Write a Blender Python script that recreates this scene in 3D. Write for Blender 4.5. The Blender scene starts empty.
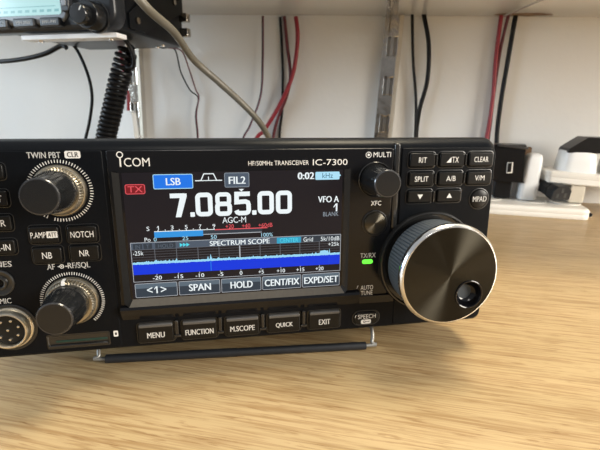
import bpy, bmesh, math, random
from mathutils import Vector, Matrix
random.seed(7)
PI = math.pi
MM = 0.001
SC = bpy.context.scene
COL = SC.collection

# ------------------------------------------------------------------ camera
EYE = 122.0                                    # camera height above the table, mm
cam_d = bpy.data.cameras.new('camera')
cam = bpy.data.objects.new('camera', cam_d); COL.objects.link(cam)
SC.camera = cam
cam_d.sensor_fit = 'HORIZONTAL'; cam_d.sensor_width = 36.0
cam_d.lens = 416.0 / 600.0 * 36.0
cam_d.clip_start = 0.01; cam_d.clip_end = 30
CM = Matrix(((0.9769977, 0.0646446, -0.2032155),      # world axes seen from the camera (right, down, forward)
             (0.2130968, -0.2598688, 0.9418375),
             (0.0080753, -0.9634777, -0.2676668)))
rr = CM @ Vector((1, 0, 0)); uu = CM @ Vector((0, -1, 0)); bb = CM @ Vector((0, 0, -1))
cam.matrix_world = Matrix(((rr.x, uu.x, bb.x, 0), (rr.y, uu.y, bb.y, 0), (rr.z, uu.z, bb.z, EYE * MM), (0, 0, 0, 1)))
cam_d.dof.use_dof = True
cam_d.dof.focus_distance = 0.195
cam_d.dof.aperture_fstop = 26

# ------------------------------------------------------------------ world and lights
W = bpy.data.worlds.new('room_light'); SC.world = W; W.use_nodes = True
wn = W.node_tree.nodes; wl = W.node_tree.links
bg = wn['Background']
tcw = wn.new('ShaderNodeTexCoord'); sep = wn.new('ShaderNodeSeparateXYZ'); crw = wn.new('ShaderNodeValToRGB')
wl.new(tcw.outputs['Generated'], sep.inputs[0]); 
mrw = wn.new('ShaderNodeMapRange'); mrw.inputs['From Min'].default_value = -1; mrw.inputs['From Max'].default_value = 1
wl.new(sep.outputs['Z'], mrw.inputs['Value']); wl.new(mrw.outputs[0], crw.inputs[0])
crw.color_ramp.elements[0].position = 0.35; crw.color_ramp.elements[0].color = (0.27, 0.26, 0.25, 1)
crw.color_ramp.elements[1].position = 0.8; crw.color_ramp.elements[1].color = (0.70, 0.72, 0.76, 1)
wl.new(crw.outputs[0], bg.inputs[0]); bg.inputs[1].default_value = 0.58

def area(name, loc, target, sx, sy, power, col):
    l = bpy.data.lights.new(name, 'AREA'); l.shape = 'RECTANGLE'; l.size = sx; l.size_y = sy
    l.energy = power; l.color = col
    o = bpy.data.objects.new(name, l); COL.objects.link(o); o.location = loc
    o.rotation_euler = (Vector(target) - Vector(loc)).to_track_quat('-Z', 'Y').to_euler()
    return o
area('window_light', (-2.1, -0.55, 0.50), (0.0, 0.62, 0.12), 1.1, 0.7, 39, (0.72, 0.87, 1.0))
area('ceiling_light', (0.28, 0.52, 1.5), (0.1, 0.15, 0.0), 0.5, 0.4, 22, (1.0, 0.87, 0.64))
area('added_front_light', (0.08, -0.6, 1.5), (0.1, 0.15, 0.0), 0.35, 0.35, 5.0, (1.0, 0.95, 0.86))  # unseen overhead light, added to raise the fan highlight on the dial
area('room_lamp', (1.3, -0.10, 0.44), (0.1, 0.62, 0.08), 0.6, 0.5, 28, (1.0, 0.93, 0.82))

SC.view_settings.view_transform = 'Standard'
SC.view_settings.look = 'None'
SC.view_settings.gamma = 1
SC.view_settings.use_curve_mapping = False
SC.view_settings.exposure = 0.0

# ------------------------------------------------------------------ materials
MATS = {}
def mat(name, col=(0.5, 0.5, 0.5), rough=0.5, metal=0.0, coat=0.0, emit=None, es=1.0, spec=0.5, aniso=0.0, bump=None, noise=None, sub=0.0):
    """bump=(scale, strength, distance), noise=(scale, colour2, amount)"""
    if name in MATS: return MATS[name]
    m = bpy.data.materials.new(name); m.use_nodes = True
    nt = m.node_tree; b = nt.nodes['Principled BSDF']
    b.inputs['Base Color'].default_value = (*col, 1)
    b.inputs['Roughness'].default_value = rough
    b.inputs['Metallic'].default_value = metal
    b.inputs['Coat Weight'].default_value = coat
    b.inputs['Coat Roughness'].default_value = 0.05
    b.inputs['Specular IOR Level'].default_value = spec
    tc = nt.nodes.new('ShaderNodeTexCoord')
    if emit:
        b.inputs['Emission Color'].default_value = (*emit, 1); b.inputs['Emission Strength'].default_value = es
    if aniso:
        b.inputs['Anisotropic'].default_value = aniso; b.inputs['Anisotropic Rotation'].default_value = 0.25
        tg = nt.nodes.new('ShaderNodeTangent'); tg.direction_type = 'RADIAL'; tg.axis = 'Y'
        nt.links.new(tg.outputs[0], b.inputs['Tangent'])
    if noise:
        n = nt.nodes.new('ShaderNodeTexNoise'); n.inputs['Scale'].default_value = noise[0]; n.inputs['Detail'].default_value = 5
        nt.links.new(tc.outputs['Object'], n.inputs['Vector'])
        r = nt.nodes.new('ShaderNodeValToRGB'); r.color_ramp.elements[0].position = 0.35; r.color_ramp.elements[1].position = 0.68
        r.color_ramp.elements[0].color = (*col, 1)
        r.color_ramp.elements[1].color = (*[c * (1 - noise[2]) + d * noise[2] for c, d in zip(col, noise[1])], 1)
        nt.links.new(n.outputs['Fac'], r.inputs[0]); nt.links.new(r.outputs[0], b.inputs['Base Color'])
    if bump:
        n = nt.nodes.new('ShaderNodeTexNoise'); n.inputs['Scale'].default_value = bump[0]; n.inputs['Detail'].default_value = 3
        nt.links.new(tc.outputs['Object'], n.inputs['Vector'])
        bp = nt.nodes.new('ShaderNodeBump'); bp.inputs['Strength'].default_value = bump[1]; bp.inputs['Distance'].default_value = bump[2]
        nt.links.new(n.outputs['Fac'], bp.inputs['Height']); nt.links.new(bp.outputs[0], b.inputs['Normal'])
    MATS[name] = m
    return m

panel_m = mat('matte_black_plastic', (0.0040, 0.0050, 0.0068), 0.3, spec=0.10, noise=(900, (0.006, 0.007, 0.009), 0.5))
case_m = mat('painted_black_metal', (0.008, 0.008, 0.008), 0.5, bump=(1500, 0.3, 0.0001))
gloss_m = mat('glossy_black_plastic', (0.004, 0.004, 0.005), 0.16, spec=0.4)
glass_m = mat('display_glass', (0.006, 0.005, 0.006), 0.07, spec=0.35)
lip_m = mat('satin_black_lip', (0.012, 0.012, 0.012), 0.2, spec=0.7)
btn_m = mat('button_rubber', (0.005, 0.005, 0.005), 0.28, spec=0.26, noise=(700, (0.009, 0.009, 0.009), 0.4))
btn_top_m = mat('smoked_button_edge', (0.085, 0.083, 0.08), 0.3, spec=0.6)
well_m = mat('button_well', (0.009, 0.009, 0.009), 0.3, spec=0.8)
print_m = mat('white_print', (0.78, 0.78, 0.76), 0.5, noise=(3000, (0.6, 0.6, 0.6), 0.3))
print_dark_m = mat('dark_print', (0.01, 0.01, 0.01), 0.5, noise=(900, (0.02, 0.02, 0.02), 0.3))
knob_m = mat('knob_black', (0.007, 0.0075, 0.0085), 0.25, spec=0.5, noise=(600, (0.010, 0.011, 0.012), 0.5))
knob_gloss_m = mat('knob_gloss', (0.010, 0.011, 0.012), 0.16, spec=0.8, noise=(600, (0.016, 0.016, 0.017), 0.5))
gold_m = mat('champagne_metal', (0.40, 0.36, 0.29), 0.34, 1.0, noise=(300, (0.46, 0.43, 0.36), 0.6))
silver_m = mat('bright_metal', (0.75, 0.74, 0.72), 0.2, 1.0, noise=(300, (0.85, 0.85, 0.84), 0.6))
steel_m = mat('zinc_steel', (0.45, 0.41, 0.36), 0.18, 1.0, noise=(60, (0.58, 0.54, 0.48), 0.8), bump=(90, 0.35, 0.002))
ledge_m = mat('lit_ledge_gleam', (0.20, 0.18, 0.15), 0.32, 0.85, noise=(600, (0.24, 0.22, 0.18), 0.5))  # gleam on the bottom ledge, put into a brighter metal colour
dark_lip_m = mat('shaded_lip', (0.004, 0.004, 0.004), 0.5, spec=0.1, noise=(600, (0.005, 0.005, 0.005), 0.5))  # left ledge's shade put into a darker, duller copy of the lip
grip_m = mat('grey_rubber_grip', (0.05, 0.063, 0.078), 0.6, noise=(900, (0.06, 0.075, 0.09), 0.5))
brushed_m = mat('brushed_black_aluminium', (0.034, 0.031, 0.024), 0.34, 1.0, aniso=1.0)
xfc_m = mat('brushed_dark_button', (0.08, 0.074, 0.06), 0.36, 1.0, aniso=0.97)
hole_m = mat('black_hole', (0.003, 0.003, 0.003), 0.6)
rubber_m = mat('black_rubber', (0.012, 0.014, 0.018), 0.5, noise=(400, (0.02, 0.022, 0.026), 0.5))
green_m = mat('sd_card_green', (0.004, 0.035, 0.028), 0.35, noise=(400, (0.01, 0.05, 0.05), 0.5))
led_m = mat('green_led', (0.1, 0.6, 0.05), 0.4, emit=(0.14, 0.95, 0.06), es=1.1)
pin_m = mat('pin_metal', (0.8, 0.78, 0.72), 0.25, 1.0, noise=(300, (0.7, 0.7, 0.7), 0.3))
def glow(name, c, s=1.0):
    return mat('screen_' + name, (0.004, 0.004, 0.004), 0.3, emit=c, es=s, spec=0.2)
e_bg = glow('black', (0.010, 0.0075, 0.011))
e_white = glow('white', (0.86, 0.93, 0.95)); e_grey = glow('grey', (0.28, 0.33, 0.38)); e_line = glow('line', (0.45, 0.48, 0.52))
e_blue = glow('blue', (0.0, 0.035, 0.72)); e_trace = glow('trace', (0.32, 0.68, 0.9)); e_lsb = glow('mode_blue', (0.012, 0.18, 0.80))
e_meter = glow('meter_blue', (0.03, 0.30, 0.75)); e_red = glow('red', (0.82, 0.10, 0.12)); e_dred = glow('dark_red', (0.22, 0.01, 0.015))
e_key = glow('key', (0.030, 0.045, 0.065)); e_keyt = glow('key_top', (0.10, 0.14, 0.18)); e_hdr = glow('header', (0.075, 0.10, 0.14)); e_pale = glow('pale_blue', (0.42, 0.75, 0.92))
e_cyan = glow('cyan', (0.03, 0.35, 0.55)); e_cyan2 = glow('bright_cyan', (0.08, 0.7, 0.85)); e_dim = glow('dim', (0.03, 0.04, 0.055)); e_dimt = glow('dim_text', (0.10, 0.13, 0.17))
e_kdark = glow('ink', (0.03, 0.14, 0.24)); e_grid = glow('grid', (0.13, 0.14, 0.16))

def wood():
    m = bpy.data.materials.new('oak_laminate'); m.use_nodes = True; nt = m.node_tree; b = nt.nodes['Principled BSDF']; L = nt.links
    tc = nt.nodes.new('ShaderNodeTexCoord')
    def noise(sc, detail, dist, mp):
        mpn = nt.nodes.new('ShaderNodeMapping'); mpn.inputs['Scale'].default_value = mp; mpn.inputs['Rotation'].default_value = (0, 0, math.radians(4))
        L.new(tc.outputs['Object'], mpn.inputs[0])
        n = nt.nodes.new('ShaderNodeTexNoise'); n.inputs['Scale'].default_value = sc; n.inputs['Detail'].default_value = detail; n.inputs['Distortion'].default_value = dist
        L.new(mpn.outputs[0], n.inputs['Vector']); return n
    broad = noise(1.0, 3, 0.3, (3, 50, 1)); fine = noise(1.0, 5, 1.0, (20, 600, 1)); pore = noise(1.0, 3, 0.8, (60, 800, 1))
    r1 = nt.nodes.new('ShaderNodeValToRGB'); r1.color_ramp.elements[0].position = 0.25; r1.color_ramp.elements[1].position = 0.75
    r1.color_ramp.elements[0].color = (0.45, 0.325, 0.165, 1); r1.color_ramp.elements[1].color = (0.53, 0.385, 0.205, 1)
    L.new(broad.outputs['Fac'], r1.inputs[0])
    r2 = nt.nodes.new('ShaderNodeValToRGB'); r2.color_ramp.elements[0].position = 0.36; r2.color_ramp.elements[1].position = 0.56
    r2.color_ramp.elements[0].color = (0.70, 0.61, 0.52, 1); r2.color_ramp.elements[1].color = (1, 1, 1, 1)
    L.new(fine.outputs['Fac'], r2.inputs[0])
    r3 = nt.nodes.new('ShaderNodeValToRGB'); r3.color_ramp.elements[0].position = 0.33; r3.color_ramp.elements[1].position = 0.43
    r3.color_ramp.elements[0].color = (0.72, 0.64, 0.56, 1); r3.color_ramp.elements[1].color = (1, 1, 1, 1)
    L.new(pore.outputs['Fac'], r3.inputs[0])
    m1 = nt.nodes.new('ShaderNodeMix'); m1.data_type = 'RGBA'; m1.blend_type = 'MULTIPLY'; m1.inputs[0].default_value = 1
    L.new(r1.outputs[0], m1.inputs[6]); L.new(r2.outputs[0], m1.inputs[7])
    m2 = nt.nodes.new('ShaderNodeMix'); m2.data_type = 'RGBA'; m2.blend_type = 'MULTIPLY'; m2.inputs[0].default_value = 1
    L.new(m1.outputs[2], m2.inputs[6]); L.new(r3.outputs[0], m2.inputs[7])
    L.new(m2.outputs[2], b.inputs['Base Color'])
    b.inputs['Roughness'].default_value = 0.42; b.inputs['Specular IOR Level'].default_value = 0.5
    bp = nt.nodes.new('ShaderNodeBump'); bp.inputs['Strength'].default_value = 0.12; bp.inputs['Distance'].default_value = 0.0005
    L.new(fine.outputs['Fac'], bp.inputs['Height']); L.new(bp.outputs[0], b.inputs['Normal'])
    return m
wood_m = wood()
wall_m = mat('painted_wall', (0.74, 0.745, 0.74), 0.75, noise=(5, (0.70, 0.69, 0.67), 0.9), bump=(70, 0.25, 0.002))
shelf_m = mat('white_laminate', (0.84, 0.84, 0.82), 0.16, noise=(6, (0.72, 0.72, 0.70), 0.8), spec=0.7)
black_cable_m = mat('black_cable', (0.005, 0.005, 0.006), 0.38, spec=0.2, noise=(200, (0.008, 0.008, 0.008), 0.5))
red_cable_m = mat('red_cable', (0.26, 0.010, 0.022), 0.4, noise=(200, (0.22, 0.012, 0.02), 0.5))
dred_cable_m = mat('dark_red_cable', (0.11, 0.008, 0.014), 0.4, noise=(200, (0.09, 0.01, 0.014), 0.5))
grey_cable_m = mat('grey_cable', (0.145, 0.13, 0.10), 0.42, noise=(120, (0.14, 0.125, 0.10), 0.6))
thin_cable_m = mat('brown_grey_cable', (0.09, 0.06, 0.06), 0.5, noise=(200, (0.12, 0.09, 0.08), 0.5))
cool_white_m = mat('cool_white_plastic', (0.80, 0.82, 0.83), 0.35, noise=(30, (0.76, 0.78, 0.79), 0.8))
white_m = mat('white_plastic', (0.83, 0.81, 0.76), 0.4, noise=(30, (0.78, 0.75, 0.69), 0.8))
cream_m = mat('cream_plastic', (0.66, 0.61, 0.52), 0.42, noise=(30, (0.6, 0.56, 0.47), 0.8))
black_pl_m = mat('black_plug_plastic', (0.006, 0.006, 0.007), 0.35, spec=0.22, noise=(90, (0.009, 0.009, 0.01), 0.7))
dk_metal_m = mat('dark_radio_metal', (0.006, 0.007, 0.009), 0.34, spec=0.16, noise=(80, (0.010, 0.011, 0.013), 0.7))
bezel2_m = mat('blue_grey_bezel', (0.016, 0.018, 0.022), 0.28, noise=(80, (0.02, 0.022, 0.026), 0.7), spec=0.3)
bezel2l_m = mat('light_grey_bezel', (0.20, 0.22, 0.25), 0.3, noise=(80, (0.25, 0.27, 0.30), 0.7))
lcd_m = mat('cyan_lcd', (0.02, 0.05, 0.05), 0.15, emit=(0.45, 0.70, 0.71), es=1.0)
lcd_d_m = mat('lcd_segments', (0.02, 0.05, 0.05), 0.2, emit=(0.2, 0.42, 0.44), es=1.0)
key2_m = mat('grey_key', (0.02, 0.023, 0.027), 0.3, noise=(80, (0.03, 0.03, 0.035), 0.7))
plate_m = mat('white_painted_steel', (0.78, 0.78, 0.78), 0.3, noise=(30, (0.72, 0.72, 0.72), 0.8))
brown_m = mat('bare_wood_edge', (0.13, 0.075, 0.04), 0.8, noise=(120, (0.28, 0.18, 0.1), 0.9))

# ------------------------------------------------------------------ mesh builder (all input in millimetres)
class MB:
    def __init__(s, xf=None): s.v = []; s.f = []; s.mi = []; s.mats = []; s.xf = xf
    def _m(s, m):
        if m not in s.mats: s.mats.append(m)
        return s.mats.index(m)
    def add(s, vs, fs, m):
        o = len(s.v); k = s._m(m)
        s.v += [Vector(p) for p in vs]
        for f in fs: s.f.append([i + o for i in f]); s.mi.append(k)
        return s
    def loft(s, rings, m, caps=(True, True), closed=False):
        n = len(rings[0]); vs = [p for r in rings for p in r]; fs = []
        R = len(rings)
        for i in range(R if closed else R - 1):
            for j in range(n):
                a = i * n + j; b = i * n + (j + 1) % n; c = ((i + 1) % R) * n + (j + 1) % n; d = ((i + 1) % R) * n + j
                fs.append([a, b, c, d])
        if caps[0] and not closed: fs.append(list(range(n))[::-1])
        if caps[1] and not closed: fs.append([(R - 1) * n + j for j in range(n)])
        return s.add(vs, fs, m)
    def box(s, x0, y0, z0, x1, y1, z1, m, ch=0.0):
        if ch <= 0:
            r = lambda y: [(x0, y, z0), (x1, y, z0), (x1, y, z1), (x0, y, z1)]
            return s.loft([r(y0), r(y1)], m)
        o = rrect(x0, z0, x1, z1, ch, 3)
        return s.slab(o, y0, y1, m, ch * 0.7, ch * 0.7)
    def slab(s, out, y0, y1, m, ch0=0.0, ch1=0.0, seg=3):
        """2D outline (x,z) extruded from y0 to y1 with rounded edges"""
        rings = []
        def ring(inset, y): return [(p[0], y, p[1]) for p in inset_poly(out, inset)]
        if ch0 > 0:
            for i in range(seg + 1):
                a = PI / 2 * i / seg; rings.append(ring(ch0 * (1 - math.sin(a)), y0 + ch0 * (1 - math.cos(a))))
        else: rings.append(ring(0, y0))
        if ch1 > 0:
            for i in range(seg + 1):
                a = PI / 2 * i / seg; rings.append(ring(ch1 * (1 - math.cos(a)), y1 - ch1 * (1 - math.sin(a))))
        else: rings.append(ring(0, y1))
        return s.loft(rings, m)
    def lathe(s, prof, c, m, n=48, flute=None, axis='Y', caps=(True, True)):
        """profile (r, y); c=(x, z) for axis Y or (x, y) for axis Z"""
        rings = []
        for (r, y) in prof:
            ring = []
            for j in range(n):
                a = 2 * PI * j / n; q = r
                if flute and flute[2] <= y <= flute[3]: q = r + (flute[0] if (j // flute[1]) % 2 else 0)
                if axis == 'Y': ring.append((c[0] + q * math.cos(a), y, c[1] + q * math.sin(a)))
                else: ring.append((c[0] + q * math.cos(a), c[1] + q * math.sin(a), y))
            rings.append(ring)
        return s.loft(rings, m, caps=caps)
    def tube(s, path, r, m, n=10, sm=0, closed=False):
        P = [Vector(p) for p in path]
        if sm: P = smooth(P, sm)
        rings = []; up = None
        for i, p in enumerate(P):
            if closed: t = (P[(i + 1) % len(P)] - P[i - 1]).normalized()
            else: t = (P[min(i + 1, len(P) - 1)] - P[max(i - 1, 0)]).normalized()
            if up is None:
                up = t.orthogonal().normalized()
            else:
                up = (up - t * up.dot(t)).normalized()
            sd = t.cross(up)
            q = r(i / max(1, len(P) - 1)) if callable(r) else r
            rings.append([p + up * (q * math.cos(2 * PI * k / n)) + sd * (q * math.sin(2 * PI * k / n)) for k in range(n)])
        return s.loft(rings, m, closed=closed)
    def flat(s, polys, y, m):
        """list of 2D faces at constant y, facing -y"""
        for o in polys:
            a = sum(o[i][0] * o[(i + 1) % len(o)][1] - o[(i + 1) % len(o)][0] * o[i][1] for i in range(len(o)))
            if a < 0: o = o[::-1]
            s.add([(p[0], y, p[1]) for p in o], [list(range(len(o)))], m)
        return s
    def build(s, name, parent=None, smooth_deg=38, mw=None, local=None):
        me = bpy.data.meshes.new(name)
        inv = local if local is not None else None
        vs = []
        for p in s.v:
            q = s.xf(p) if s.xf else p
            if inv is not None: q = inv @ q
            vs.append(q * MM)
        me.from_pydata(vs, [], s.f)
        for m in s.mats: me.materials.append(m)
        me.polygons.foreach_set('material_index', s.mi)
        bm = bmesh.new(); bm.from_mesh(me)
        bmesh.ops.remove_doubles(bm, verts=bm.verts, dist=1e-6)
        bmesh.ops.recalc_face_normals(bm, faces=bm.faces) if not getattr(s, 'keep', False) else None
        for f in bm.faces: f.smooth = True
        lim = math.radians(smooth_deg)
        for e in bm.edges:
            if len(e.link_faces) == 2: e.smooth = e.calc_face_angle(0) < lim and max(len(f.verts) for f in e.link_faces) < 7
        bm.to_mesh(me); bm.free(); me.update()
        o = bpy.data.objects.new(name, me); COL.objects.link(o)
        if parent is not None: o.parent = parent
        return o

def smooth(P, k):
    out = []
    n = len(P)
    for i in range(n - 1):
        p0 = P[max(i - 1, 0)]; p1 = P[i]; p2 = P[i + 1]; p3 = P[min(i + 2, n - 1)]
        for j in range(k):
            t = j / k
            out.append(0.5 * ((2 * p1) + (p2 - p0) * t + (2 * p0 - 5 * p1 + 4 * p2 - p3) * t * t + (3 * p1 - p0 - 3 * p2 + p3) * t ** 3))
    out.append(P[-1]); return out

def rrect(x0, z0, x1, z1, r, n=4):
    if x0 > x1: x0, x1 = x1, x0
    if z0 > z1: z0, z1 = z1, z0
    rs = r if isinstance(r, (tuple, list)) else (r,) * 4      # br, tr, tl, bl
    out = []
    for (cx, cz, a0, q) in ((x1 - rs[0], z0 + rs[0], -90, rs[0]), (x1 - rs[1], z1 - rs[1], 0, rs[1]), (x0 + rs[2], z1 - rs[2], 90, rs[2]), (x0 + rs[3], z0 + rs[3], 180, rs[3])):
        for i in range(n + 1):
            a = math.radians(a0 + 90 * i / n); out.append((cx + q * math.cos(a), cz + q * math.sin(a)))
    return out

def inset_poly(out, d):
    if d == 0: return [tuple(p) for p in out]
    n = len(out); res = []
    for i in range(n):
        p = Vector(out[i]); a = None; b = None; k = 1
        while (p - Vector(out[i - k])).length < 1e-6 and k < n: k += 1
        a = (p - Vector(out[i - k])).normalized(); k = 1
        while (Vector(out[(i + k) % n]) - p).length < 1e-6 and k < n: k += 1
        b = (Vector(out[(i + k) % n]) - p).normalized()
        na = Vector((-a.y, a.x)); nb = Vector((-b.y, b.x)); h = (na + nb)
        h = h / max(0.3, (1 + na.dot(nb)))
        res.append((p.x + h.x * d, p.y + h.y * d))
    return res

_tc = {}
def text_polys(txt, x0, z0, x1, z1, bold=0.0, keep=False, slant=0.0):
    """glyph outlines of the built-in font scaled into the rectangle x0..x1, z0..z1"""
    key = txt
    if key not in _tc:
        cu = bpy.data.curves.new('lettering', 'FONT'); cu.body = txt; cu.resolution_u = 3
        ob = bpy.data.objects.new('lettering', cu); COL.objects.link(ob)
        dg = bpy.context.evaluated_depsgraph_get(); dg.update()
        me = bpy.data.meshes.new_from_object(ob.evaluated_get(dg), depsgraph=dg)
        _tc[key] = ([(v.co.x, v.co.y) for v in me.vertices], [list(p.vertices) for p in me.polygons])
        bpy.data.objects.remove(ob); bpy.data.curves.remove(cu); bpy.data.meshes.remove(me)
    vs, fs = _tc[key]
    ax = min(v[0] for v in vs); bx = max(v[0] for v in vs); az = min(v[1] for v in vs); bz = max(v[1] for v in vs)
    sx = (x1 - x0) / (bx - ax); sz = (z1 - z0) / (bz - az)
    if keep: sx = sz = min(sx, sz)
    q = [(x0 + (v[0] - ax) * sx + slant * (v[1] - az) * sz, z0 + (v[1] - az) * sz) for v in vs]
    out = [[q[i] for i in f] for f in fs]
    if bold > 0.013:                             # heavier strokes: the same glyphs once more, a hair to the side
        d = (z1 - z0) * min(0.10, (bold - 0.008) * 5)
        out += [[(q[i][0] + d, q[i][1]) for i in f] for f in fs]
    return out

def one(x0, z0, x1, z1):
    w = x1 - x0; s_ = w * 0.42
    return [[(x1 - s_, z0), (x1, z0), (x1, z1), (x1 - s_, z1)], [(x1 - s_, z1), (x0, z1 - w * 0.75), (x0, z1 - w * 1.15), (x1 - s_, z1 - w * 0.45)]]

def ribbon(pts, w, closed=False):
    """flat strip of width w along 2D points, mitred"""
    P = [Vector(p) for p in pts]; n = len(P); L = []; R = []
    for i in range(n):
        a = (P[i] - P[i - 1]).normalized() if (i > 0 or closed) else (P[1] - P[0]).normalized()
        b = (P[(i + 1) % n] - P[i]).normalized() if (i < n - 1 or closed) else (P[-1] - P[-2]).normalized()
        na = Vector((-a.y, a.x)); nb = Vector((-b.y, b.x)); h = (na + nb) / max(0.35, 1 + na.dot(nb))
        L.append(P[i] + h * w / 2); R.append(P[i] - h * w / 2)
    return [[tuple(L[i]), tuple(L[(i + 1) % n]), tuple(R[(i + 1) % n]), tuple(R[i])] for i in range(n if closed else n - 1)]

def circle(cx, cz, r, n=24): return [(cx + r * math.cos(2 * PI * i / n), cz + r * math.sin(2 * PI * i / n)) for i in range(n)]

def empty(name, loc, label, cat, group=None, mw=None):
    o = bpy.data.objects.new(name, None); COL.objects.link(o); o.empty_display_size = 0.02
    if mw is not None: o.matrix_world = mw
    else: o.location = Vector(loc) * MM
    o['label'] = label; o['category'] = cat
    if group: o['group'] = group
    return o
def tag(o, label, cat, group=None):
    o['label'] = label; o['category'] = cat
    if group: o['group'] = group
    return o
def struct(o): o['kind'] = 'structure'; return o

# ================================================================== SETTING
YW = 640.0
LEAN = math.radians(2.3)                         # the wall rails and shelf hang slightly off level
b = MB(); b.box(-1400, YW, -900, 1400, YW + 60, 1200, wall_m); struct(b.build('wall_back'))
b = MB(); b.box(-1300, -420, -28, 1300, YW - 1, 0, wood_m, 3)
table = b.build('table'); tag(table, 'light oak table top with straight grain under the radio', 'table')
# legs of the table, out of the picture
for x in (-1240, 1240):
    for y in (-360, 560):
        b = MB(); b.box(x - 25, y - 25, -738, x + 25, y + 25, -28, steel_m); b.build('leg', table)
b = MB(); b.box(-1400, -1500, -780, 1400, YW, -738, mat('grey_floor', (0.22, 0.21, 0.2), 0.6, noise=(4, (0.26, 0.25, 0.24), 0.8))); struct(b.build('floor'))

# frame hung on the wall: x along the shelf, z up, origin under the shelf-wall line at x = 0
ZS = 246.0
def on_wall(x, y, z):                            # shelf-frame to world mm; z measured from the shelf underside
    c, s_ = math.cos(LEAN), math.sin(LEAN)
    return Vector((x * c + z * s_, y, ZS - x * s_ + z * c))
def wall_xf(p): return on_wall(p.x, p.y, p.z)

b = MB(wall_xf); b.box(-900, 372, 0, 900, YW - 1.2, 18, shelf_m, 1.5)
shelf = b.build('shelf'); tag(shelf, 'glossy white shelf board on the wall above the radio', 'shelf')
b = MB(wall_xf)
out = []
for i in range(28):
    a = 2 * PI * i / 28; r = 1 + 0.22 * math.sin(5 * a + 1) + 0.12 * math.sin(11 * a)
    out.append((152 + 34 * math.cos(a) * (1 + 0.05 * math.sin(3 * a)), 624 + 8 * r * math.sin(a)))
b.loft([[(p[0], p[1], -0.35) for p in out], [(p[0], p[1], 0.6) for p in out]], brown_m)
b.build('cable_slot', shelf)['label'] = 'rough brown cut-out in the white board'

def upright(x, label):
    """slotted wall standard, U section with paired slots"""
    root = empty('shelf_upright', on_wall(x, YW, -300), label, 'shelf upright', 'slotted steel shelf uprights')
    inv = Matrix.Translation(-on_wall(x, YW, -300))
    def xf(p): return on_wall(p.x + x, p.y, p.z)
    zb, zt = -238.0, -0.6
    m = MB(xf)
    # side flanges and front web built round the slots
    m.box(-12.5, YW - 12, zb, -10.9, YW - 0.4, zt, silver_m); m.box(10.9, YW - 12, zb, 12.5, YW - 0.4, zt, silver_m)
    m.box(-2.2, YW - 12, zb, 2.2, YW - 10.6, zt, steel_m)
    m.box(-12.4, YW - 12.01, zb, -7.2, YW - 10.6, zt, steel_m); m.box(7.2, YW - 12.01, zb, 12.4, YW - 10.6, zt, mat('cream_reflection_zinc', (0.62, 0.57, 0.48), 0.45, 0.7, noise=(60, (0.7, 0.65, 0.56), 0.6)))  # right web strip: cream reflection painted in as lighter metal
    z = zt; k = 0
    pitch = 52.0
    while z > zb:
        lo = max(z - 26, zb)
        for sx in (-1, 1):
            m.box(min(sx * 2.2, sx * 7.2), YW - 11.95, lo, max(sx * 2.2, sx * 7.2), YW - 10.65, z, steel_m)
        z -= pitch
    m.build('web', root, local=inv)
    z = zt - 26
    while z - 26 > zb:
        m = MB(xf)
        for sx in (-1, 1):
            m.tube([(sx * 7.0, YW - 12.4, z - 0.5), (sx * 7.0, YW - 12.4, z - 25)], 0.7, silver_m, 6)
        m.tube([(-7, YW - 12.4, z - 0.4), (0, YW - 13.2, z - 2.2), (7, YW - 12.4, z - 0.4)], 0.7, silver_m, 6)
        m.tube([(-7, YW - 12.4, z - 25), (0, YW - 12.6, z - 24), (7, YW - 12.4, z - 25)], 0.6, silver_m, 6)
        m.build('slot_rim', root, local=inv)
        z -= pitch
    m = MB(xf); m.box(-10.5, YW - 4, zb, 10.5, YW - 0.6, zt, mat('dark_recess_steel', (0.34, 0.31, 0.28), 0.3, 0.9, noise=(60, (0.42, 0.4, 0.36), 0.7)))
    m.build('back_web', root, local=inv)
    return root
upright(-7, 'slotted steel shelf upright on the wall behind the radio display')
upright(-406, 'slotted steel shelf upright beside the coiled microphone cable')
# shelf bracket arm under the board
root = empty('shelf_bracket', on_wall(-9, 600, -14), 'short steel bracket arm under the shelf at the slotted upright', 'shelf bracket')
inv = Matrix.Translation(-on_wall(-4, 600, -14))
m = MB(wall_xf)
prof = [(YW - 13, -22), (YW - 13, -0.4), (400, -0.4), (400, -5), (YW - 60, -9)]
m.loft([[(-8, p[0], p[1]) for p in prof], [(-6.2, p[0], p[1]) for p in prof]], steel_m)
m.box(-13, 398, -1.6, 2, YW - 13, -0.3, silver_m)
m.build('arm', root, local=inv)
m = MB(wall_xf); m.lathe([(0, 0), (3.2, 0), (3.2, 2), (0, 2)], (0, 0), silver_m, 16)
for k, (vx, vy) in enumerate(((-8, 560),)):
    m.v = [Vector((vx + p.x, vy + p.y, p.z - 3)) for p in m.v]
m.build('screw', root, local=inv)

# ================================================================== MAIN TRANSCEIVER
# panel frame: u right, v down (both from the display's top left corner), w back into the case
RU = CM @ Vector((0.9852236, -0.0381302, 0.1669746)); RV = CM @ Vector((-0.0006051, 0.9741224, 0.2260202)); RW = CM @ Vector((-0.1712719, -0.2227814, 0.9597054))
T0 = CM @ Vector((-74.4079, -21.8301, 173.3977)) + Vector((0, 0, EYE))
def PW(u, v, w): return T0 + RU * u + RV * v + RW * w
base = PW(52, 80.2, 110)
ROT = Matrix((RU, RW, -RV)).transposed()
radio = empty('transceiver', None, 'black desktop transceiver with lit colour display and large tuning dial on the table', 'radio transceiver',
              mw=Matrix.Translation(base * MM) @ ROT.to_4x4())
def rxf(p): return Vector((p.x - 52, p.y - 110, p.z + 80.2))        # authored as (u, w, -v)
def RMB(): return MB(rxf)
WI = ROT.transposed()
def world_to_radio(p): return WI @ (Vector(p) - base)

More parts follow.
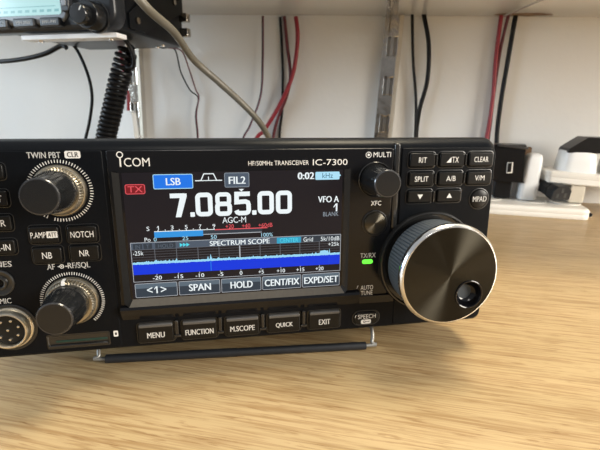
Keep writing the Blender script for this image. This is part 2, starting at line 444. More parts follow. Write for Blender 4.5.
def outline(u0, v0, u1, v1, r, n=6): return rrect(u0, -v1, u1, -v0, r, n)
def ring3(o, w): return [(p[0], w, p[1]) for p in o]

# case
m = RMB(); m.slab(outline(-62, -7.5, 167, 78, 3), 20, 236, case_m, 0.5, 1.5)
case = m.build('case', radio)
m = RMB()
for k in range(16): m.box(-55 + k * 13.6, 60, 7.45, -55 + k * 13.6 + 9, 190, 7.7, hole_m)
m.build('cooling_vents', case)
# front bezel, swept back
m = RMB()
rings = [ring3(outline(-66.0, -9.4, 171.0, 79.2, (4, 5, 5, 6)), 0.0),
         ring3(outline(-66.6, -10.4, 171.6, 79.9, (4, 5, 5, 6)), 0.5),
         ring3(outline(-67.3, -12.6, 172.2, 80.6, (4, 5, 5, 6)), 2.6),
         ring3(outline(-67.6, -13.6, 172.5, 81.0, (4, 5, 5, 6)), 5.0),
         ring3(outline(-67.6, -13.8, 172.5, 81.2, (4, 5, 5, 6)), 8.0),
         ring3(outline(-67.4, -13.5, 172.3, 81.2, (4, 5, 5, 6)), 22.0),
         ring3(outline(-64, -9.5, 169, 79.0, (4, 5, 5, 6)), 25.0)]
m.loft(rings, panel_m)
bezel = m.build('front_bezel', radio)

# centre module: gloss surround with the display recess
m = RMB()
m.slab(outline(-5.4, -9.3, 119.4, 62.0, (1, 1, 1, 1)), -0.7, 1.0, gloss_m, 0.6, 0)
centre = m.build('display_surround', radio)
m = RMB()                                                     # rounded lower lip between display and key row
prof = [(58.9, -0.6), (59.4, -2.4), (60.6, -2.9), (62.2, -2.4), (64.5, -1.0), (66.2, -0.2), (66.2, 1), (58.9, 1)]
m.loft([[(u, p[1], -p[0]) for p in prof] for u in (-5.4, 104.6)], gloss_m)
m.build('lower_lip', radio)
m = RMB()
# display frame: left, right and bottom ledges sloping down to the glass
def ledge(pts_in, pts_out):
    n = len(pts_in)
    vs = [(p[0], -0.75, -p[1]) for p in pts_in] + [(p[0], -2.4, -p[1]) for p in pts_out] + [(p[0], -0.6, -p[1]) for p in pts_out]
    fs = []
    for i in range(n - 1):
        fs.append([i, i + 1, n + i + 1, n + i]); fs.append([n + i, n + i + 1, 2 * n + i + 1, 2 * n + i])
    m.add(vs, fs[:4], dark_lip_m); m.add(vs, fs[4:6], ledge_m); m.add(vs, fs[6:], lip_m)  # same frame, coloured as shaded at left and catching light below
ledge([(-0.9, 0), (-0.9, 55.2), (-0.1, 56.3), (95.1, 56.3), (95.9, 55.2), (95.9, 0)], [(-3.4, -0.5), (-3.4, 57.6), (-1.6, 59.4), (96.9, 59.4), (98.3, 57.8), (98.3, -0.5)])
m.keep = False
m.build('display_frame', radio)
# ridge between the centre and right modules
m = RMB(); m.slab(outline(119.6, -11.5, 122.6, 29, 1.2), -0.9, 4.0, lip_m, 0.9, 0); m.build('ridge', radio)
# right module
m = RMB(); m.slab(outline(123.2, -9.2, 171.2, 79.0, (4, 4, 1, 1)), -0.5, 1.0, panel_m, 0.5, 0)
rightmod = m.build('right_panel', radio)
m = RMB(); m.slab(outline(-65.8, -9.2, -6.8, 79.0, (1, 1, 4, 5)), -0.3, 1.0, panel_m, 0.4, 0)
leftmod = m.build('left_panel', radio)

# ---- printed lettering
def lettering(items, w, parent, name='printed_lettering', m_=None):
    m = RMB()
    for it in items:
        t, u0, v0, u1, v1 = it[:5]; bold = it[5] if len(it) > 5 else 0.012; mm = it[6] if len(it) > 6 else (m_ or print_m); dw = it[7] if len(it) > 7 else 0
        m.flat(text_polys(t, u0, -v1, u1, -v0, bold), w - dw, mm)
    return m.build(name, parent)
WL = -0.36
m = RMB()
for it in (('TWIN PBT', -35, -8.7, -22.6, -6.3), ('AF', -33.4, 38.1, -30.4, 40.6), ('RF/SQL', -25.2, 37.9, -16.4, 40.9),
           ('PHONES', -60.5, 35.9, -46.8, 38.4), ('MIC', -53.6, 52.2, -49.2, 54.6)):
    m.flat(text_polys(it[0], it[1], -it[4], it[3], -it[2], 0.014), WL, print_m)
    m.build('printed_lettering', leftmod); m = RMB()
m.flat([outline(-21.0, -9.1, -15.0, -6.1, 0.7, 4)], WL, print_m)
m.flat(text_polys('CLR', -20.1, 6.6, -15.9, 8.6, 0.02), WL - 0.03, print_dark_m)
m.build('clear_badge', leftmod); m = RMB()
m.flat([circle(-27.6, -39.4, 0.95, 16)], WL, print_m); m.flat([circle(-27.6, -39.4, 0.6, 12)], WL - 0.02, print_dark_m); m.flat([circle(-27.6, -39.4, 0.3, 10)], WL - 0.03, print_m)
m.flat(ribbon([(-29.2, -39.4), (-28.4, -39.4)], 0.35) + ribbon([(-26.2, -39.4), (-25.2, -39.4)], 0.35), WL, print_m)
# card icon
m.build('knob_symbol', leftmod); m = RMB()
m.flat([outline(-9.9, 70.9, -7.9, 73.8, 0.4, 3)], WL, print_m); m.flat([outline(-9.3, 71.8, -8.5, 73.0, 0.1, 2)], WL - 0.03, print_dark_m)
m.build('card_icon', leftmod)
def ticks(c, r0, r1, a0, a1, n, w):
    m = RMB()
    for i in range(n + 1):
        a = math.radians(a0 + (a1 - a0) * i / n); d = Vector((math.sin(a), math.cos(a)))
        m.flat(ribbon([(c[0] + d.x * r0, -c[1] + d.y * r0), (c[0] + d.x * r1, -c[1] + d.y * r1)], 0.32), w, print_m)
    m.build('scale_marks', leftmod)
ticks((-24.4, 7.1), 11.5, 12.8, -150, 196, 66, WL)
ticks((-25.0, 55.2), 11.8, 13.1, -140, 140, 62, WL)

# ---- push keys
def key(u0, v0, u1, v1, txts, name='button', top_edge=False, bm=btn_m, h=1.3, r=1.0, well=True, base_w=-0.5, up=True):
    if well:
        m = RMB(); g = 0.9
        o = outline(u0 - g, v0 - g, u1 + g, v1 + g, r + g, 4)
        rings = [ring3(inset_poly(o, 0), base_w + 0.3), ring3(inset_poly(o, 0.12), base_w - 0.12), ring3(inset_poly(o, 0.35), base_w - 0.16), ring3(inset_poly(o, 0.62), base_w + 0.1)]
        m.loft(rings, well_m, caps=(False, True))
        wl_ = m.build('key_recess', radio)
    m = RMB(); m.slab(outline(u0, v0, u1, v1, r, 4), base_w - h, base_w + 0.4, bm, 0.55, 0)
    k = m.build(name, radio)
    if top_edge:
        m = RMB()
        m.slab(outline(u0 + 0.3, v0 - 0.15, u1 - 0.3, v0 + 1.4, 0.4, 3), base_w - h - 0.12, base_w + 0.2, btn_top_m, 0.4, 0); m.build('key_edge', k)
    m = RMB()
    for t in txts:
        if isinstance(t[0], str): m.flat(text_polys(t[0], t[1], -t[4], t[3], -t[2], t[5] if len(t) > 5 else 0.012), base_w - h - 0.05 - (t[7] if len(t) > 7 else 0), t[6] if len(t) > 6 else print_m)
        else: m.flat(t[0], base_w - h - 0.05, t[1])
    if txts: m.build('key_lettering', k)
    return k
def key_c(u0, v0, u1, v1, txt, wd, ht=2.7, **kw):
    cu = (u0 + u1) / 2; cv = (v0 + v1) / 2
    return key(u0, v0, u1, v1, [(txt, cu - wd / 2, cv - ht / 2, cu + wd / 2, cv + ht / 2)], **kw)
for r_, row in enumerate((('RIT', '⊿TX', 'CLEAR'), ('SPLIT', 'A/B', 'V/M'))):
    for c_, t in enumerate(row):
        u0 = 126.9 + 14.9 * c_; v0 = (-6.9, 1.9)[r_]
        if t == '⊿TX':
            cu = u0 + 6.2; cv = v0 + 3.2
            key(u0, v0, u0 + 12.4, v0 + 6.4, [([[(cu - 3.0, -cv - 1.3), (cu - 0.6, -cv - 1.3), (cu - 0.6, -cv + 1.3)]], print_m), ('TX', cu - 0.2, cv - 1.35, cu + 3.2, cv + 1.35)])
        else:
            key_c(u0, v0, u0 + 12.4, v0 + 6.4, 'R/T'.replace('/', 'I') if t == 'RIT' else t, {'RIT': 3.9, 'CLEAR': 7.4, 'SPLIT': 6.8, 'A/B': 4.8, 'V/M': 5.0}[t], 2.5)
for c_, sgn in ((0, -1), (1, 1)):
    u0 = 126.9 + 14.9 * c_; cu = u0 + 6.0; cv = 13.4
    key(u0, 10.5, u0 + 12.2, 16.4, [([[(cu - 1.4, -cv - sgn * 1.0), (cu + 1.4, -cv - sgn * 1.0), (cu, -cv + sgn * 1.3)]], print_m)])
# row dividers between keys
m = RMB()
for (u, v) in ((140.5, -6.2), (155.4, -6.2), (140.5, 2.6), (155.4, 2.6), (140.3, 11.2)):
    m.slab(outline(u - 0.45, v, u + 0.45, v + 5.2, 0.3, 3), -1.2, 0, lip_m, 0.3, 0)
m.build('key_dividers', radio)
# round MPAD key
m = RMB(); m.lathe([(5.4, -0.3), (5.3, -0.75), (5.0, -0.8), (4.75, -0.4)], (164.3, -15.5), well_m, 40); m.build('key_recess', radio)
m = RMB(); m.lathe([(0, -1.3), (4.0, -1.3), (4.4, -1.15), (4.6, -0.8), (4.6, 0)], (164.3, -15.5), btn_m, 40); k = m.build('button', radio)
m = RMB(); m.flat(text_polys('MPAD', 160.7, -16.8, 167.9, -14.2, 0.014), -1.36, print_m); m.build('key_lettering', k)
# left pads
key(-38.0, 21.6, -26.8, 28.6, [('P.AMP', -37.4, 23.8, -31.6, 26.3), ([outline(-31.3, 23.6, -27.1, 26.4, 0.3, 3)], print_m), ('ATT', -30.8, 24.1, -27.6, 25.9, 0.02, print_dark_m, 0.03)], base_w=-0.3)
key_c(-23.4, 21.9, -11.9, 28.9, 'NOTCH', 9.0, base_w=-0.3)
key_c(-37.8, 30.5, -26.6, 37.3, 'NB', 3.8, base_w=-0.3)
key_c(-23.3, 30.3, -11.9, 37.0, 'NR', 3.9, base_w=-0.3)
for (v0, v1, t, wd) in ((-4.2, 1.6, '', 0), (6.3, 12.6, 'POWER', 8.4), (16.4, 22.6, 'TUNER', 8.2), (26.6, 32.6, 'BK-IN', 8.0)):
    tx = {'POWER': ('TRANSMIT', -58.5, -45.8), 'TUNER': ('TUNER', -56.5, -45.9), 'BK-IN': ('VOX/BK-IN', -60.0, -45.5)}.get(t)
    key(-60, v0, -43.9, v1, [(tx[0], tx[1], (v0 + v1) / 2 - 1.35, tx[2], (v0 + v1) / 2 + 1.35)] if tx else [], base_w=-0.3)
# bottom key row
BK = ((0.9, 'MENU', 7.6), (20.3, 'FUNCTION', 12.6), (40.1, 'M.SCOPE', 11.4), (60.0, 'QUICK', 8.2), (79.8, 'EXIT', 5.6))
for (u0, t, wd) in BK:
    cu = u0 + 7.6
    key(u0, 68.8, u0 + 15.4, 77.6, [(t, cu - wd / 2, 72.6, cu + wd / 2, 75.3, 0.016)], top_edge=True, base_w=-0.2, h=1.5, r=0.8)
m = RMB()
for u in (17.9, 37.5, 57.4, 77.2):
    m.slab(outline(u - 0.75, 67.6, u + 0.75, 74.6, 0.2, 2), -1.7, 0, lip_m, 0.3, 0)
    m.slab(outline(u - 1.5, 74.8, u + 1.5, 76.1, 0.2, 2), -1.4, 0, lip_m, 0.3, 0)
m.build('key_dividers', radio)

# lettering on gloss centre
m = RMB(); WC = -0.76
m.flat(text_polys('COM', 1.5, 2.5, 11.7, 6.1, -0.006), WC, print_m)
m.flat(ribbon([(0.1, 2.5), (0.1, 6.0)], 0.6), WC, print_m)
m.flat(ribbon(circle(0.1, 7.45 - 0.05, 1.15, 24), 0.42, True), WC, print_m)
m.build('maker_lettering', centre)
m = RMB()
m.flat(text_polys('HF/50MHz TRANSCEIVER', 52.6, 2.2, 79.4, 4.2, 0.005), WC, print_m)
m.flat(text_polys('IC-7300', 81.2, 1.9, 97.2, 4.6, 0.01), WC, print_m)
m.build('model_lettering', centre)
m = RMB()
m.flat(text_polys('MULTI', 109.4, 5.2, 117.8, 7.5, 0.008), WC, print_m)
m.flat(ribbon(circle(107.1, 6.3, 1.25, 20), 0.3, True) + [circle(107.1, 6.3, 0.6, 12)], WC, print_m)
m.build('printed_lettering', centre); m = RMB()
m.flat(text_polys('XFC', 109.1, -17.2, 114.1, -15.0, 0.0), WC, print_m)
m.build('printed_lettering', centre); m = RMB()
m.flat(text_polys('TX/RX', 104.8, -42.7, 112.5, -40.3, 0.0), WC, print_m)
m.build('printed_lettering', centre); m = RMB()
m.flat(text_polys('AUTO', 105.5, -59.1, 111.9, -56.8, 0.0), WC, print_m)
m.flat(text_polys('TUNE', 105.7, -61.8, 111.7, -59.6, 0.0), WC, print_m)
m.flat(ribbon([(103.6, -58.2), (104.0, -56.9), (104.4, -56.9)], 0.25), WC, print_m)
m.build('printed_lettering', centre)
# lower right of centre: curved continuation and SPEECH key
m = RMB(); m.slab(outline(104.6, 62.0, 123.0, 66.5, 0.5), -0.9, 1.0, gloss_m, 0.5, 0); m.build('lower_rim', radio)
m = RMB(); o = outline(101.6, 70.0, 116.4, 78.4, 4.1, 8)
m.loft([ring3(inset_poly(o, 0), 0.3), ring3(inset_poly(o, 0.2), -0.35), ring3(inset_poly(o, 0.5), -0.4), ring3(inset_poly(o, 0.9), -0.1)], well_m, caps=(False, True)); m.build('key_recess', radio)
m = RMB(); m.slab(outline(102.6, 71.0, 115.4, 77.5, 3.2, 8), -1.0, 0.2, btn_m, 0.5, 0); k = m.build('button', radio)
m = RMB(); m.flat(text_polys('SPEECH', 104.6, -74.3, 113.8, -72.0, 0.002), -1.06, print_m)
m.flat([outline(106.2, 74.8, 111.4, 77.1, 0.7, 3)], -1.06, print_m)
m.flat(ribbon(circle(108.0, -75.95, 0.5, 10), 0.28, True) + ribbon([(108.5, -75.95), (110.4, -75.95), (110.4, -75.5)], 0.28), -1.09, print_dark_m)
m.flat(ribbon([(103.1, -73.6), (103.4, -72.3), (103.8, -72.3)], 0.25), -1.06, print_m)
m.build('key_lettering', k)

# TX/RX lamp
m = RMB(); m.slab(outline(105.7, 43.5, 111.1, 45.7, 1.05, 6), -1.2, 0, led_m, 0.3, 0); m.build('status_lamp', radio)

# ---- knobs
def inner_knob(c, h0, h1, r0, r1, name='knob', ribs=3):
    """tapered control knob with a finger scallop ring: c=(u,v)"""
    m = RMB()
    n = 72
    prof = [(r0 * 0.96, h0), (r0, -(-h0) - 0.6), (r0 * 0.985, h0 - (h0 - h1) * 0.25), (r0 * 0.93, h0 - (h0 - h1) * 0.5), (r1 * 1.06, h0 - (h0 - h1) * 0.78), (r1, h1 + 0.7)]
    rings = []
    for k, (r, w) in enumerate(prof):
        ring = []
        for j in range(n):
            a = 2 * PI * j / n
            d = 0
            if k in (2, 3, 4):
                d = -0.55 * max(0, math.cos(a * ribs * 2)) ** 3
            ring.append((c[0] + (r + d) * math.cos(a), w, -c[1] + (r + d) * math.sin(a)))
        rings.append(ring)
    m.loft(rings, knob_gloss_m, caps=(False, True))
    k = m.build(name, radio)
    m = RMB(); m.lathe([(r1 - 0.6, h1 - 0.15), (r1 - 0.7, h1 + 0.4)], (c[0], -c[1]), knob_m, 64)
    m.lathe([(r1, h1 + 0.75), (r1 + 0.1, h1 + 0.35), (r1 - 0.2, h1 - 0.15), (r1 - 0.6, h1 - 0.2)], (c[0], -c[1]), mat('knob_rim', (0.05, 0.052, 0.056), 0.2, 0.5, spec=1.0, noise=(600, (0.06, 0.06, 0.065), 0.5)), 64, caps=(False, False)); m.build('knob_cap', k)
    return k
def gold_ring(c, r, pointer=None):
    m = RMB()
    n = 96
    rings = []
    for (rr_, w, fl) in ((r + 0.3, -0.2, 0), (r + 0.3, -1.2, 0), (r - 0.1, -2.2, 0), (r - 0.6, -2.4, 0), (r - 0.7, -2.6, 1), (r - 1.1, -4.5, 1), (r - 1.5, -5.0, 0), (r - 3.0, -5.1, 0)):
        rings.append([(c[0] + (rr_ + (0.32 * (1 if j % 2 else -1) if fl else 0)) * math.cos(2 * PI * j / n), w, -c[1] + (rr_ + (0.32 * (1 if j % 2 else -1) if fl else 0)) * math.sin(2 * PI * j / n)) for j in range(n)])
    m.loft(rings, gold_m)
    k = m.build('outer_knob_ring', radio, smooth_deg=30)
    if pointer is not None:
        m = RMB(); a = math.radians(pointer); d = Vector((math.sin(a), math.cos(a))); q = Vector((d.y, -d.x))
        vs = []
        for (rad, w) in ((r - 0.2, -2.3), (r - 0.6, -4.8), (r - 2.2, -5.3)):
            for s_ in (-0.75, 0.75): vs.append((c[0] + d.x * (rad + 0.6) + q.x * s_, w - 0.6, -c[1] + d.y * (rad + 0.6) + q.y * s_))
        m.add(vs, [[0, 1, 3, 2], [2, 3, 5, 4]], print_m); m.build('pointer_mark', k)
gold_ring((-24.4, 6.9), 10.3)
gold_ring((-25.0, 55.0), 10.6, pointer=-6)
inner_knob((-24.4, 6.4), -5.0, -20.0, 8.5, 6.9)
inner_knob((-25.2, 54.6), -5.0, -20.0, 8.4, 6.7)
# MULTI
m = RMB(); m.lathe([(8.2, -0.6), (8.2, -1.4), (7.9, -1.7), (7.5, -1.4), (7.3, -0.8)], (110.6, -5.0), lip_m, 64); m.build('knob_collar', radio)
inner_knob((110.3, 4.9), -0.9, -17.5, 6.9, 5.9)
# XFC
m = RMB(); m.lathe([(6.2, -0.6), (6.2, -1.1), (5.9, -1.3), (5.6, -0.9)], (111.2, -25.6), well_m, 64); m.build('key_recess', radio)
m = RMB(); m.lathe([(0, -1.9), (4.7, -1.9), (5.1, -1.7), (5.3, -1.2), (5.3, -0.4)], (111.2, -25.6), xfc_m, 64); m.build('button', radio)['label'] = 'round brushed dark metal button'

# tuning dial
DC = (139.6, -45.9)
m = RMB()
m.lathe([(25.4, -0.3), (25.3, -1.6), (24.9, -2.6), (24.2, -2.7), (23.8, -2.2), (23.7, -0.8), (20, -0.8), (20, 0)], DC, lip_m, 128)
m.build('dial_collar', radio)
n = 344; m = RMB(); rings = []
NR = 24
for k in range(NR + 1):
    w = -3.2 - (19.2 - 3.2) * k / NR; r = 21.6 + 0.6 * k / NR
    off = 0.22 if (k % 3) else -0.2
    ring = []
    for j in range(n):
        q = r + (off if (j % 4) else -0.24)
        ring.append((DC[0] + q * math.cos(2 * PI * j / n), w, DC[1] + q * math.sin(2 * PI * j / n)))
    rings.append(ring)
m.loft(rings, grip_m)
dial = m.build('tuning_dial', radio, smooth_deg=25); dial['label'] = 'large tuning dial with grey ribbed grip'
m = RMB(); m.lathe([(20.6, -1.2), (20.6, -3.2)], DC, knob_m, 96); m.build('dial_skirt', dial)
m = RMB(); m.lathe([(22.0, -18.8), (23.2, -19.2), (23.6, -20.2), (23.6, -21.4), (23.3, -22.1), (22.5, -22.95), (22.1, -23.0)], DC, silver_m, 144, caps=(False, False)); m.build('bright_rim', dial)
# face with a bored finger dimple: brushed disc minus a hole
DP = (DC[0] + 9.6, DC[1] - 9.4); DR = 6.4
m = RMB(); NF = 96
outer = [(DC[0] + 22.2 * math.cos(2 * PI * j / NF), DC[1] + 22.2 * math.sin(2 * PI * j / NF)) for j in range(NF)]
inner = []
for j in range(NF):      # ring points of the hole seen along rays from hole centre to outer points
    d = (Vector(outer[j]) - Vector(DP)).normalized(); inner.append((DP[0] + d.x * DR, DP[1] + d.y * DR))
rings = [[(p[0], -22.95, p[1]) for p in outer]]
for t in (0.15, 0.35, 0.6, 0.8, 1.0):
    rings.append([(a[0] * (1 - t) + c_[0] * t, -22.95, a[1] * (1 - t) + c_[1] * t) for a, c_ in zip(outer, inner)])
m.loft(rings, brushed_m, caps=(False, False)); m.build('dial_face', dial)['label'] = 'brushed black metal dial face'
m = RMB()
m.lathe([(DR + 0.35, -22.9), (DR + 0.3, -23.35), (DR, -23.5), (DR - 0.4, -23.3), (DR - 0.7, -22.6), (DR - 1.0, -21.0), (DR - 2.2, -19.6), (DR - 3.6, -18.9), (0.2, -18.8)], DP, gloss_m, 64, caps=(False, True)); m.build('finger_dimple', dial)

# microphone socket and headphone jack, card slot
MC = (-50.9, -65.6)
m = RMB(); m.lathe([(9.4, -0.3), (9.4, -1.0), (9.1, -1.4), (8.6, -1.5), (8.4, -3.6), (7.8, -4.6), (7.3, -4.7), (7.0, -4.3), (6.9, -2.4), (6.9, -1.2), (0.1, -1.2)], MC, mat('pale_brass', (0.78, 0.72, 0.60), 0.36, 1.0, noise=(300, (0.84, 0.79, 0.68), 0.6)), 64)
mic = m.build('microphone_socket', radio); mic['label'] = 'round brass-toned microphone socket'
m = RMB(); m.lathe([(6.85, -2.2), (6.5, -2.6), (0.1, -2.6)], MC, hole_m, 48); m.build('socket_insert', mic)
m = RMB()
for k in range(7):
    a = 2 * PI * k / 7 + 0.3; c_ = (MC[0] + 4.4 * math.cos(a), MC[1] + 4.4 * math.sin(a))
    m.lathe([(0, -3.6), (0.55, -3.4), (0.7, -2.5)], c_, pin_m, 10)
m.lathe([(0, -3.6), (0.55, -3.4), (0.7, -2.5)], MC, pin_m, 10)
m.build('pins', mic)
m = RMB(); m.lathe([(10.6, 0), (10.6, -0.7), (10.3, -0.9), (9.6, -0.9), (9.4, -0.3)], MC, well_m, 64); m.build('socket_recess', radio)
JC = (-52.2, -45.2)
m = RMB(); m.lathe([(5.6, 0), (5.6, -0.8), (5.1, -1.1), (4.6, -0.9), (3.2, -0.7), (2.9, -1.4), (2.3, -1.6), (1.9, -1.4), (1.8, 0.6), (0.1, 0.6)], JC, well_m, 48); m.build('headphone_socket', radio)
m = RMB(); o = outline(-37.8, 70.6, -11.4, 77.6, 0.8, 3)
m.loft([ring3(o, 0.2), ring3(inset_poly(o, 0.1), -0.5), ring3(inset_poly(o, 0.6), -0.55), ring3(inset_poly(o, 0.9), -0.31)], well_m, caps=(False, True)); slot = m.build('card_slot', radio)
m = RMB(); m.slab(outline(-34, 73.6, -12.6, 74.6, 0.2, 2), -0.5, 0, green_m, 0.1, 0); m.build('card_edge', slot)['label'] = 'dark green edge of a memory card'
m = RMB(); m.slab(outline(-36.8, 75.5, -12.4, 76.8, 0.4, 3), -1.2, 0, lip_m, 0.4, 0); m.build('slot_door', slot)

# ---- display
def DMB(): return RMB()
S0 = -0.80
m = RMB(); m.slab(outline(-0.9, -0.2, 95.9, 56.3, 0.3, 2), S0, -0.5, glass_m, 0, 0)
disp = m.build('display', radio); disp['label'] = 'lit colour touch display with frequency readout'
S1 = S0 - 0.04; S2 = S0 - 0.07; S3 = S0 - 0.10
m = RMB(); m.flat([outline(0.1, 0.1, 95.0, 55.9, 0.1, 1)], S0 - 0.015, e_bg); m.build('display_backlight', disp)
def badge(u0, v0, u1, v1, fill, edge, r=0.5, ew=0.25, grad=None):
    m = RMB(); o = outline(u0, v0, u1, v1, r, 3)
    m.flat([o], S1, edge); m.flat([inset_poly(o, ew)], S2, fill)
    return m
m = badge(0.9, 4.9, 9.0, 9.1, e_dred, e_red, 0.8, 0.3); m.flat(text_polys('TX', 2.0, -8.3, 8.0, -5.7, 0.01), S3, e_red); m.build('transmit_badge', disp)
m = badge(12.4, 0.9, 28.8, 7.2, e_lsb, e_pale, 0.6, 0.3); m.flat(text_polys('LSB', 17.6, -5.6, 23.5, -2.5, 0.02), S3, e_white); m.build('mode_badge', disp)
m = RMB(); m.flat(ribbon([(29.7, -3.9), (32.1, -3.9), (33.5, -1.0), (37.5, -1.0), (38.8, -3.9), (41.1, -3.9)], 0.42), S1, e_white)
m.flat(ribbon([(32.1, -3.9), (38.8, -3.9)], 0.35) + ribbon([(35.4, -3.9), (35.4, -2.2)], 0.35), S2, e_white); m.build('filter_icon', disp)
m = badge(42.1, 0.7, 52.8, 7.1, e_hdr, e_grey, 0.6, 0.25); m.flat(text_polys('FIL2', 43.9, -5.6, 51.0, -2.4, 0.022), S3, e_white); m.build('filter_badge', disp)
m = RMB(); m.flat([[(48.1, -7.9), (50.4, -7.9), (49.25, -9.0)]], S1, e_white); m.build('tuning_step_marker', disp)
# big frequency
SW = 2.0
def arc_pts(x0, z0, x1, z1, r): return rrect(x0, z0, x1, z1, r, 4)
def d0(u): return [ribbon(arc_pts(u + SW / 2, -19.6 + SW / 2, u + 7.3 - SW / 2, -9.1 - SW / 2, 1.3), SW, True)]
def d8(u):
    zt, zb, zm = -9.1 - SW / 2, -19.7 + SW / 2, -14.3
    return [ribbon(arc_pts(u + SW / 2 + 0.15, zm, u + 7.15 - SW / 2, zt, 1.2), SW - 0.15, True), ribbon(arc_pts(u + SW / 2, zb, u + 7.3 - SW / 2, zm, 1.3), SW, True)]
def d5(u):
    zt, zb = -9.1 - SW / 2, -19.7 + SW / 2; l = u + SW / 2; r = u + 7.3 - SW / 2
    pts = [(r + 0.7, zt), (l + 0.2, zt), (l + 0.1, -13.7), (r - 1.3, -13.5), (r - 0.3, -14.0), (r, -15.0), (r, zb + 1.2), (r - 0.4, zb + 0.35), (r - 1.3, zb), (l + 1.2, zb), (l + 0.3, zb + 0.4), (l - 0.1, zb + 1.3)]
    return [ribbon(pts, SW)]
def d7(u):
    zt = -9.2 - SW / 2
    return [ribbon([(u, zt), (u + 6.2, zt)], SW), [[(u + 4.4, -9.9), (u + 7.0, -9.2), (u + 7.0, -10.6), (u + 4.2, -19.6), (u + 1.9, -19.6)]]]
m = RMB()
for grp in (d7(18.8), d0(29.3), d8(37.6), d5(45.9), d0(56.2), d0(64.4)):
    for q in grp: m.flat(q, S1, e_white)
for u in (26.9, 53.7): m.flat([outline(u, 17.6, u + 1.95, 19.65, 0.3, 2)], S1, e_white)
m.build('frequency_readout', disp)
def stext(items, name, lvl=S2):
    m = RMB()
    for it in items:
        m.flat(text_polys(it[0], it[1], -it[4], it[3], -it[2], it[5]), lvl, it[6] if len(it) > 6 else e_white)
    return m.build(name, disp)
stext([('0:02', 74.3, 1.1, 81.6, 4.2, 0.035)], 'clock')
m = badge(82.4, 1.0, 93.6, 4.6, e_pale, e_pale, 0.5, 0.1); m.flat([[(93.5, -2.1), (94.4, -2.7), (93.5, -3.3)]], S1, e_pale)
m.flat(text_polys('kHz', 85.6, -3.8, 90.5, -1.6, 0.0), S3, e_kdark); m.build('tuning_unit_badge', disp)
stext([('VFO A', 83.7, 12.1, 93.4, 15.0, 0.02), ('BLANK', 86.2, 19.5, 93.5, 21.5, 0.01, e_grey)], 'memory_readout')
m = RMB(); m.flat(one(91.1, -19.3, 92.9, -15.6), S2, e_white); m.build('memory_channel', disp)
stext([('AGC-M', 40.5, 20.3, 50.9, 23.0, 0.012)], 'agc_readout')
# meter
m = RMB()
m.flat(text_polys('S', 8.2, -25.2, 9.4, -23.3, 0.01) + text_polys('Po', 7.0, -30.0, 9.5, -28.2, 0.01), S2, e_white)
for i, t in enumerate('13579'):
    u = 12.9 + 5.95 * i; m.flat(one(u - 0.4, -24.9, u + 0.4, -23.2) if t == '1' else text_polys(t, u - 0.6, -24.9, u + 0.6, -23.2, 0.01), S2, e_white)
    m.flat([outline(u - 0.2, 25.0, u + 0.2, 25.6, 0.05, 1)], S2, e_white)
    if i < 4: m.flat([outline(u + 2.8, 24.9, u + 3.2, 25.3, 0.05, 1)], S2, e_white)
for (t, a, c_) in (('+20', 41.8, 45.4), ('+40', 49.0, 52.7), ('+60dB', 56.4, 62.7)): m.flat(text_polys(t, a, -25.5, c_, -23.6, 0.01), S2, e_red)
m.flat([outline(11.2, 25.5, 37, 25.8, 0.05, 1)], S1, e_white); m.flat([outline(37.0, 25.6, 60.4, 26.0, 0.05, 1)], S2, e_red)
for u in (43.5, 50.8, 58.0): m.flat([outline(u - 0.2, 25.3, u + 0.2, 25.8, 0.05, 1)], S2, e_red)
m.flat([outline(11.2, 25.8, 31.9, 28.4, 0.05, 1)], S2, e_meter); m.flat([outline(31.9, 26.0, 58, 27.6, 0.05, 1)], S1, e_dim)
m.flat([outline(11.2, 27.55, 57.8, 27.9, 0.05, 1)], S1, e_line)
for (t, a, c_) in (('0', 10.8, 12.0), ('25', 22.8, 25.4), ('50', 35.1, 37.7), ('100%', 57.6, 62.8)): m.flat(text_polys(t, a, -30.0, c_, -28.2, 0.006), S2, e_pale)
m.build('signal_meter', disp)
# spectrum scope
m = RMB()
m.flat([outline(1.0, 30.3, 94.8, 33.5, 0.1, 1)], S1, e_hdr)
m.flat([outline(76.2, 30.6, 94.6, 33.4, 0.1, 1)], S2, e_dim)
m.flat(ribbon([(1.0, -30.35), (94.8, -30.35), (94.8, -48.2), (1.0, -48.2)], 0.22, True), S2, e_line)
m.flat(ribbon([(1.0, -33.5), (94.8, -33.5)], 0.18), S2, e_grid)
for (a, c_) in ((2.0, 5.8), (6.3, 9.9), (11.2, 19.8)): m.flat([outline(a, 30.8, c_, 33.3, 0.1, 1)], S2, e_dim)
m.flat(text_polys('IN', 2.9, -33.0, 4.9, -31.3, 0) + text_polys('T', 7.4, -33.0, 8.8, -31.3, 0) + text_polys('HOLD', 12.4, -33.0, 18.8, -31.3, 0), S3, e_dimt)
for k in range(3): m.flat([[(21.6 + 1.4 * k, -33.0), (21.6 + 1.4 * k, -31.2), (23.0 + 1.4 * k, -32.1)]], S3, e_cyan2)
m.flat(text_polys('SPECTRUM SCOPE', 34.5, -33.2, 61.2, -30.9, 0.02), S3, e_white)
m.flat([outline(64.6, 30.7, 75.8, 33.5, 0.1, 1)], S2, e_cyan); m.flat(text_polys('CENTER', 66.0, -33.1, 74.6, -31.1, 0.0), S3, e_cyan2)
m.flat(text_polys('Grid', 77.0, -33.2, 81.5, -31.1, 0.0) + text_polys('5k/10dB', 85.2, -33.2, 94.2, -31.2, 0.0) + text_polys('+25k', 88.8, -35.9, 94.2, -34.0, 0.01) + text_polys('-25k', 1.7, -36.0, 6.1, -34.0, 0.01), S3, e_white)
m.build('scope_header', disp)
m = RMB()
for i in range(9):
    u = 10.8 + 9.22 * i; m.flat([outline(u - 0.14, 33.6, u + 0.14, 39.5, 0.02, 1)], S1, e_white if i == 4 else e_grid)
    if i == 4: m.flat([outline(u - 0.25, 33.6, u + 0.25, 38.6, 0.02, 1)], S2, e_line)
